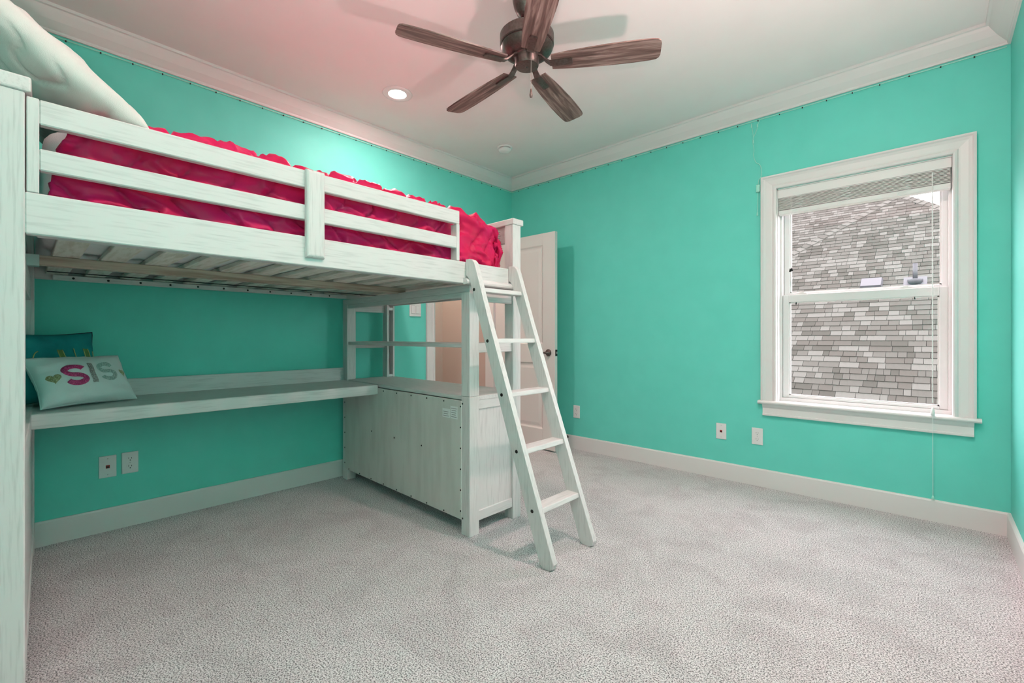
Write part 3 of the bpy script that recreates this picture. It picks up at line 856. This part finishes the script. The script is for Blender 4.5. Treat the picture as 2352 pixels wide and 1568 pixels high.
# throw pillows on the desk
ex = Vector((-.42, .908, 0)); 
tp = empty('teal_pillow', (.20, -3.33, .71), 'dark teal throw pillow with gold stitched lines, behind the white one', 'throw pillow')
tcov, tat, tez = pillow('cover', (.218, -3.361, .877), ex, (-.22, -.10, .90), .40, .34, .13, M_tealp, tp, seed=11, wr=.006, pinch=.10)
def stroke(at, pts, r, m, parent, name, h=.001):
    bm = bmesh.new(); tube(bm, [at(u, v, h) for u, v in pts], r, 6); return obj(name, bm, m, parent, True)
def lin(a, b, n=9): return [(a[0] + (b[0] - a[0]) * i / n, a[1] + (b[1] - a[1]) * i / n) for i in range(n + 1)]
stroke(tat, [(-.22 - .14 * math.cos(t), .05 + .34 * math.sin(t)) for t in np.linspace(-1.2, 1.45, 16)], .0022, M_gold, tp, 'gold_stitching')
for a, b in (((.10, .42), (.22, -.5)), ((.20, .42), (.34, -.5)), ((.42, .45), (.52, -.5)), ((.64, .45), (.70, -.5)), ((.76, .45), (.84, -.5)), ((.90, .38), (.93, -.3))):
    stroke(tat, lin(a, b), .0020, M_gold, tp, 'gold_stitching')
for (a0, a1), (b0, b1) in ((((.10, .42), (.22, -.5)), ((.20, .42), (.34, -.5))), (((.64, .45), (.70, -.5)), ((.76, .45), (.84, -.5)))):
    rows = []
    for i in range(10):
        t = i / 9
        p = (a0[0] + (a1[0] - a0[0]) * t, a0[1] + (a1[1] - a0[1]) * t); q_ = (b0[0] + (b1[0] - b0[0]) * t, b0[1] + (b1[1] - b0[1]) * t)
        rows.append([tat(p[0] + (q_[0] - p[0]) * k / 4, p[1] + (q_[1] - p[1]) * k / 4, .0008) for k in range(5)])
    grid_mesh('stitched_fill', np.array(rows), M_olive, tp)
edge = [(t, 1) for t in np.linspace(-1, 1, 24)] + [(1, t) for t in np.linspace(.92, .60, 4)]
stroke(tat, edge, .0045, M_navy, tp, 'edge_trim', 0)
stroke(tat, [(-1, t) for t in np.linspace(1, -1, 20)], .0045, M_navy, tp, 'edge_trim', 0)

sp = empty('sis_pillow', (.34, -3.25, .71), 'white throw pillow with beaded pink and grey SIS lettering and gold hearts', 'throw pillow')
scov, sat, sez = pillow('cover', (.345, -3.247, .823), ex, (-.118, -.063, .200), .365, .250, .125, M_sis, sp, seed=5, wr=.0055, pinch=.09)
def ribbon(pts, wd, m, name, hgt=.005, asp=.365 / .250):
    """raised beaded band following the cover; pts in pillow (u, v)"""
    rows = []
    for i, (u_, v_) in enumerate(pts):
        a = pts[max(i - 1, 0)]; b = pts[min(i + 1, len(pts) - 1)]
        tx, ty = (b[0] - a[0]) * .365, (b[1] - a[1]) * .250
        l = math.hypot(tx, ty); nx, ny = -ty / l, tx / l
        row = []
        for k in range(7):
            s = (k - 3) / 3
            hh = hgt * math.sqrt(max(0, 1 - s * s)) * (1 if 0 < i < len(pts) - 1 else .4) + .0010
            row.append(sat(u_ + nx * s * wd / 2 / (.365 / 2), v_ + ny * s * wd / 2 / (.250 / 2), hh))
        rows.append(row)
    return grid_mesh(name, np.array(rows), m, sp)
def S_pts(uc, vc, wu, hv, n=40):
    o = []
    for i in range(n):
        t = i / (n - 1)
        if t < .5:
            a = R(20) + (R(270) - R(20)) * (t / .5)
            o.append((uc + wu * math.cos(a), vc + hv * .5 + hv * .5 * math.sin(a)))
        else:
            a = R(90) - (R(250)) * ((t - .5) / .5)
            o.append((uc + wu * math.cos(a), vc - hv * .5 + hv * .5 * math.sin(a)))
    return o
uv = lambda u_, v_: (u_ * 2 - 1, v_ * 2 - 1)
c1 = uv(.350, .49); c2 = uv(.530, .51); c3 = uv(.695, .53); h1 = uv(.140, .46); h2 = uv(.885, .50)
ribbon(S_pts(c1[0], c1[1], .185, .33), .023, M_bpink, 'letter')
ribbon(lin((c2[0], c2[1] + .40), (c2[0], c2[1] - .40), 12), .021, M_bgrey, 'letter')
ribbon(S_pts(c3[0], c3[1], .150, .32), .019, M_bmint, 'letter')
def heart(uc, vc, su, sv):
    rows = []
    for j in range(6):
        k = j / 5
        row = []
        for i in range(25):
            t = 2 * PI * i / 24
            x = 16 * math.sin(t) ** 3 / 17; y = (13 * math.cos(t) - 5 * math.cos(2 * t) - 2 * math.cos(3 * t) - math.cos(4 * t)) / 15
            row.append(sat(min(uc + su * x * k, .995), vc + sv * y * k, .004 * math.sqrt(1 - k * k * .98)))
        rows.append(row)
    grid_mesh('heart', np.array(rows), M_bgold, sp)
heart(h1[0], h1[1], .155, .19); heart(h2[0], h2[1], .09, .17)
for pts in ([(t, -1) for t in np.linspace(-1, 1, 30)], [(t, 1) for t in np.linspace(-1, 1, 30)], [(-1, t) for t in np.linspace(-1, 1, 20)], [(1, t) for t in np.linspace(-1, 1, 20)]):
    stroke(sat, pts, .0016, M_sis, sp, 'seam', 0)

# ------------------------------------------------------------------ ceiling fan
FX, FY, FZ = 1.801, -1.832, 2.291
fan = empty('ceiling_fan', (FX, FY, H), 'bronze ceiling fan with five dark wood blades', 'ceiling fan')
bm = bmesh.new(); lathe(bm, [(0, H - .002), (.066, H - .002), (.067, H - .03), (.060, H - .065), (.046, H - .095), (.030, H - .112), (.020, H - .120), (0, H - .120)], (FX, FY, 0), 40); obj('canopy', bm, M_bronze, fan, True)
bm = bmesh.new(); lathe(bm, [(0, 2.42), (.013, 2.42), (.013, H - .11), (0, H - .11)], (FX, FY, 0), 20); obj('down_rod', bm, M_bronze, fan, True)
bm = bmesh.new(); lathe(bm, [(0, 2.440), (.030, 2.440), (.050, 2.434), (.118, 2.432), (.126, 2.424), (.126, 2.380), (.122, 2.376), (0, 2.376)], (FX, FY, 0), 56); o = obj('motor_housing', bm, M_bronze, fan, True)
o.data.polygons.foreach_set('use_smooth', [True] * len(o.data.polygons))
bm = bmesh.new(); lathe(bm, [(0, 2.375), (.120, 2.375), (.122, 2.368), (.114, 2.352), (.095, 2.338), (.070, 2.330), (0, 2.330)], (FX, FY, 0), 56); obj('lower_bowl', bm, M_bronze, fan, True)
bm = bmesh.new(); lathe(bm, [(0, 2.334), (.062, 2.334), (.062, 2.328), (.056, 2.324), (.056, 2.290), (.053, 2.282), (.046, 2.280), (0, 2.280)], (FX, FY, 0), 40); obj('switch_housing', bm, M_bronze, fan, True)
bm = bmesh.new(); lathe(bm, [(0, 2.2795), (.004, 2.2795), (.003, 2.277), (0, 2.277)], (FX, FY, 0), 12); obj('end_screw', bm, M_black, fan)
for o in fan.children:
    m_ = o.modifiers.new('edges', 'EDGE_SPLIT'); m_.split_angle = R(40)
ang0 = 247.2
for i in range(5):
    A_ = R(ang0 - 72 * i)
    holder = Matrix.Translation((FX, FY, FZ)) @ Matrix.Rotation(A_, 4, 'Z')
    # blade outline along local +x
    st = [(.116, .042), (.15, .045), (.20, .050), (.28, .0555), (.38, .060), (.48, .061), (.56, .0585), (.583, .055), (.595, .046), (.600, .030)]
    outl = [(x, wy) for x, wy in st] + [(x, -wy) for x, wy in reversed(st)]
    tilt = Matrix.Rotation(R(-11), 4, 'X')
    me_name = 'blade'
    bm = bmesh.new(); prism(bm, outl, 2, -.003, .003)
    bmesh.ops.recalc_face_normals(bm, faces=bm.faces)
    me = bpy.data.meshes.new('blade'); bm.to_mesh(me); bm.free(); me.materials.append(M_blade)
    b_ = bpy.data.objects.new('blade', me); COL.objects.link(b_); b_.parent = fan
    b_.matrix_local = Matrix.Translation((0, 0, FZ - H)) @ Matrix.Rotation(A_, 4, 'Z') @ tilt
    # blade iron: flat pad on the blade, curved arm to the motor
    br = bmesh.new()
    sec = [(.048, .016, .036, .006), (.068, .014, .030, .006), (.088, .013, .010, .006), (.108, .015, -.006, .005), (.124, .0165, -.009, .004), (.160, .0170, -.009, .004), (.206, .0170, -.009, .004), (.212, .012, -.009, .004)]
    rings = []
    for x, hw, zc_, th_ in sec:
        rings.append([(x, -hw, zc_ - th_ / 2), (x, hw, zc_ - th_ / 2), (x, hw, zc_ + th_ / 2 + .002), (x, -hw, zc_ + th_ / 2 + .002)])
    loft(br, rings)
    for v in br.verts:
        k = min(1, max(0, (v.co.x - .07) / .05))
        v.co = holder @ (Matrix.Rotation(R(-11) * k, 4, 'X') @ v.co)
    bo = obj('blade_iron', br, M_bronze, fan)
cxp, cyp = FX + .055 * .68 - .004, FY - .055 * .733 + .02
bm = bmesh.new(); tube(bm, [(FX + .045, FY - .030, 2.315), (FX + .058, FY - .038, 2.312), (FX + .060, FY - .040, 2.300), (FX + .060, FY - .040, 2.140)], .0016, 6); pc = obj('pull_chain', bm, M_nickel, fan)
bm = bmesh.new(); lathe(bm, [(0, .040), (.003, .040), (.005, .028), (.0075, .012), (.006, .002), (0, 0)], (FX + .060, FY - .040, 2.100), 14); obj('chain_fob', bm, M_blade, fan, True)

# ------------------------------------------------------------------ ceiling fixtures
def recessed(x, y, label, watts):
    t = empty('recessed_light', (x, y, H), label, 'recessed light', 'recessed ceiling lights')
    bm = bmesh.new(); lathe(bm, [(.058, -.004), (.066, -.0075), (.085, -.007), (.096, -.003), (.097, 0), (.058, 0), (.058, -.004)], (x, y, H), 48, False)
    obj('trim_ring', bm, M_plate, t, True)
    bm = bmesh.new(); lathe(bm, [(0, -.003), (.058, -.003), (.058, -.001), (0, -.001)], (x, y, H), 40); obj('lens', bm, M_lens, t)
    ld_ = bpy.data.lights.new('lamp', 'AREA'); ld_.shape = 'DISK'; ld_.size = .11; ld_.energy = watts; ld_.color = WARM
    lo_ = bpy.data.objects.new('lamp', ld_); COL.objects.link(lo_); lo_.parent = t; lo_.location = (0, 0, -.009)
    return t
recessed(.600, -1.752, 'lit recessed ceiling light above the loft bed', LAMP_W * .75)
recessed(2.90, -1.75, 'recessed ceiling light out of view right of the fan', LAMP_W)
recessed(2.95, -3.20, 'added recessed fill light out of view above the camera', LAMP3_W)  # added fill lamp, brightens faces turned to the camera
hl = empty('hall_light', (-.5, -.75, H), 'round hall ceiling light out of view beyond the doorway', 'ceiling light')
bm = bmesh.new(); lathe(bm, [(0, 0), (.10, 0), (.10, -.02), (0, -.02)], (-.5, -.75, H), 32); obj('base_plate', bm, M_bronze, hl)
bm = bmesh.new(); lathe(bm, [(0, -.02), (.09, -.02), (.08, -.055), (.04, -.075), (0, -.078)], (-.5, -.75, H), 32); obj('shade', bm, M_lens, hl, True)
hd = bpy.data.lights.new('lamp', 'AREA'); hd.shape = 'DISK'; hd.size = .16; hd.energy = HALL_W; hd.color = (1, .82, .68)
ho = bpy.data.objects.new('lamp', hd); COL.objects.link(ho); ho.parent = hl; ho.location = (0, 0, -.085)

def uplight(x, y, label, watts):  # added unseen lamps, ceiling-bounced fill in place of a flash
    fl = empty('fill_uplight', (x, y, 0), label, 'added fill lamp', 'added fill uplights')
    bm = bmesh.new(); lathe(bm, [(0, 0), (.085, 0), (.085, .012), (.02, .025), (0, .025)], (x, y, 0), 32); obj('base', bm, M_bronze, fl, True)
    bm = bmesh.new(); lathe(bm, [(0, .02), (.011, .02), (.011, .94), (0, .94)], (x, y, 0), 16); obj('pole', bm, M_bronze, fl, True)
    bm = bmesh.new(); lathe(bm, [(.02, .92), (.06, .935), (.080, .99), (.086, 1.03), (.082, 1.03), (.076, .99), (.055, .942), (.02, .93)], (x, y, 0), 36, False); obj('bowl_shade', bm, M_bronze, fl, True)
    fd = bpy.data.lights.new('lamp', 'AREA'); fd.shape = 'DISK'; fd.size = .14; fd.energy = watts; fd.color = UPCOL
    fo = bpy.data.objects.new('lamp', fd); COL.objects.link(fo); fo.parent = fl; fo.location = (0, 0, .985); fo.rotation_euler = (PI, 0, 0)
uplight(3.392, -2.30, 'slim bronze fill uplight added out of view by the right wall', UP_W)
uplight(3.30, -3.60, 'slim bronze fill uplight added out of view behind the camera', UP2_W)

sd = empty('smoke_detector', (.538, -.662, H), 'round white smoke detector on the ceiling', 'smoke detector')
bm = bmesh.new(); lathe(bm, [(0, 0), (.064, 0), (.064, -.008), (.058, -.012), (0, -.012)], (.538, -.662, H), 40); obj('mount', bm, M_plate, sd, True)
bm = bmesh.new(); lathe(bm, [(0, -.0125), (.049, -.0125), (.050, -.020), (0, -.020)], (.538, -.662, H), 40); obj('vent_slot', bm, M_black, sd)
bm = bmesh.new(); lathe(bm, [(0, -.016), (.053, -.016), (.054, -.026), (.047, -.038), (.030, -.044), (0, -.046)], (.538, -.662, H), 40); obj('body', bm, M_plate, sd, True)

# ------------------------------------------------------------------ wall plates
def frame_on(wall):
    if wall == 'far': return lambda a, d, z: (a, -d, z)
    return lambda a, d, z: (d, a, z)
def pbox(f, a0, a1, d0, d1, z0, z1, m, name, parent, bev=0.0):
    p, q_ = f(a0, d0, z0), f(a1, d1, z1)
    return bx(name, (p[0], q_[0], p[1], q_[1], p[2], q_[2]), m, parent, bev)
def outlet(wall, a, z, label):
    f = frame_on(wall)
    t = empty('power_outlet', f(a, 0, z), label, 'outlet')
    pbox(f, a - .035, a + .035, 0, .006, z - .057, z + .057, M_plate, 'plate', t, .002)
    for dz in (-.021, .021):
        bm = bmesh.new()
        pts = [(a + .0165 * math.cos(k), z + dz + .0145 * math.sin(k)) for k in np.linspace(0, 2 * PI, 24, endpoint=False)]
        if wall == 'far': prism(bm, pts, 1, -.0055, -.0075)
        else: prism(bm, pts, 0, .0055, .0075)
        r_ = obj('receptacle', bm, M_plate, t)
        for da, hh in ((-.006, .004), (.006, .0033)):
            pbox(f, a + da - .001, a + da + .001, .0070, .0079, z + dz + .001 - hh / 2, z + dz + .004 + hh, M_black, 'slot', r_)
        pbox(f, a - .002, a + .002, .0070, .0079, z + dz - .010, z + dz - .0055, M_black, 'slot', r_)
    d = (0, -1, 0) if wall == 'far' else (1, 0, 0)
    bm = bmesh.new(); lathe_dir(bm, [(0, 0), (.003, 0), (.002, .0012), (0, .0012)], f(a, .006, z), d, 10); obj('screw', bm, M_steel, t)
def data_plate(wall, a, z, label):
    f = frame_on(wall)
    t = empty('data_plate', f(a, 0, z), label, 'wall plate')
    pbox(f, a - .035, a + .035, 0, .006, z - .057, z + .057, M_plate, 'plate', t, .002)
    pbox(f, a - .008, a + .008, .0055, .0075, z - .008, z + .008, M_red, 'jack', t)
    pbox(f, a - .005, a + .005, .007, .0083, z - .006, z + .002, M_black, 'jack_opening', t)
    d = (0, -1, 0) if wall == 'far' else (1, 0, 0)
    for dz in (-.042, .042):
        bm = bmesh.new(); lathe_dir(bm, [(0, 0), (.003, 0), (.002, .0012), (0, .0012)], f(a, .006, z + dz), d, 10); obj('screw', bm, M_steel, t)
outlet('far', .813, .339, 'white double outlet on the window wall beside the open door')
outlet('far', 2.308, .338, 'white double outlet on the wall below the window')
outlet('left', -3.038, .341, 'white double outlet on the left wall under the desk')
data_plate('far', 2.071, .340, 'white wall plate with red jack left of the outlet below the window')
data_plate('left', -3.129, .337, 'white wall plate with red jack under the desk')
t = empty('light_switch', (0, -1.19, 1.249), 'white double rocker light switch beside the doorway', 'light switch')
f = frame_on('left')
pbox(f, -1.248, -1.134, 0, .006, 1.192, 1.306, M_plate, 'plate', t, .002)
for a in (-1.214, -1.168):
    r_ = pbox(f, a - .0185, a + .0185, .005, .0068, 1.215, 1.283, mat('switch shadow line', (.45, .44, .44), .5) if a < -1.2 else bpy.data.materials['switch shadow line'], 'rocker_frame', t)
    bm = bmesh.new(); prism(bm, [(a - .0165, 1.217), (a + .0165, 1.217), (a + .0165, 1.281), (a - .0165, 1.281)], 0, .006, .0095); obj('rocker', bm, M_plate, t)

# ------------------------------------------------------------------ light string under the crown and its cord
ls = empty('led_light_string', (0, 0, 2.503), 'thin clear light string tacked along the wall under the crown moulding', 'light string')
bm = bmesh.new(); tube(bm, [(.004, -3.6, 2.507), (.004, -1.8, 2.506), (.004, -.004, 2.507)], .0035, 6); obj('strip', bm, M_mint, ls)
bm = bmesh.new(); tube(bm, [(.004, -.004, 2.507), (1.7, -.004, 2.506), (3.47, -.004, 2.507)], .0035, 6); obj('strip', bm, M_mint, ls)
for i in range(26):
    y = -3.42 + i * .13
    bx('bulb', (.005, .0085, y, y + .006, 2.497, 2.505), M_screw, ls)
for i in range(26):
    x = .10 + i * .13
    bx('bulb', (x, x + .006, -.0085, -.005, 2.497, 2.505), M_screw, ls)
wc = empty('hanging_cord', (2.315, 0, 2.036), 'thin mint cord with inline switch hanging on the wall left of the window', 'cord')
def up_(x, z): return (x, -.006, z)
bm = bmesh.new(); tube(bm, smooth_pts([up_(2.271, 2.495), up_(2.278, 2.45), up_(2.283, 2.40), up_(2.281, 2.36), up_(2.288, 2.31), up_(2.285, 2.27), up_(2.300, 2.22), up_(2.325, 2.195), up_(2.335, 2.15), up_(2.333, 2.115), up_(2.318, 2.095), up_(2.314, 2.06)]), .0022, 6); obj('wire', bm, M_mint, wc)
bm = bmesh.new(); tube(bm, smooth_pts([up_(2.323, 2.500), up_(2.312, 2.475), up_(2.305, 2.44), up_(2.287, 2.40)]), .0022, 6); obj('wire', bm, M_mint, wc)
for x, z in ((2.273, 2.475), (2.310, 2.468), (2.284, 2.365)):
    bx('connector', (x - .004, x + .004, -.011, -.003, z - .012, z + .012), M_mint, wc, .002)
bx('inline_switch', (2.302, 2.326, -.016, -.002, 2.010, 2.062), M_mint, wc, .005, 2)
bm = bmesh.new(); tube(bm, [up_(2.313, 2.012), up_(2.311, 1.94), up_(2.309, 1.87)], .0022, 6); obj('wire', bm, M_mint, wc)
bm = bmesh.new(); lathe(bm, [(0, 0), (.005, 0), (.004, .022), (0, .024)], (2.309, -.006, 1.852), 10); obj('plug', bm, M_mint, wc)
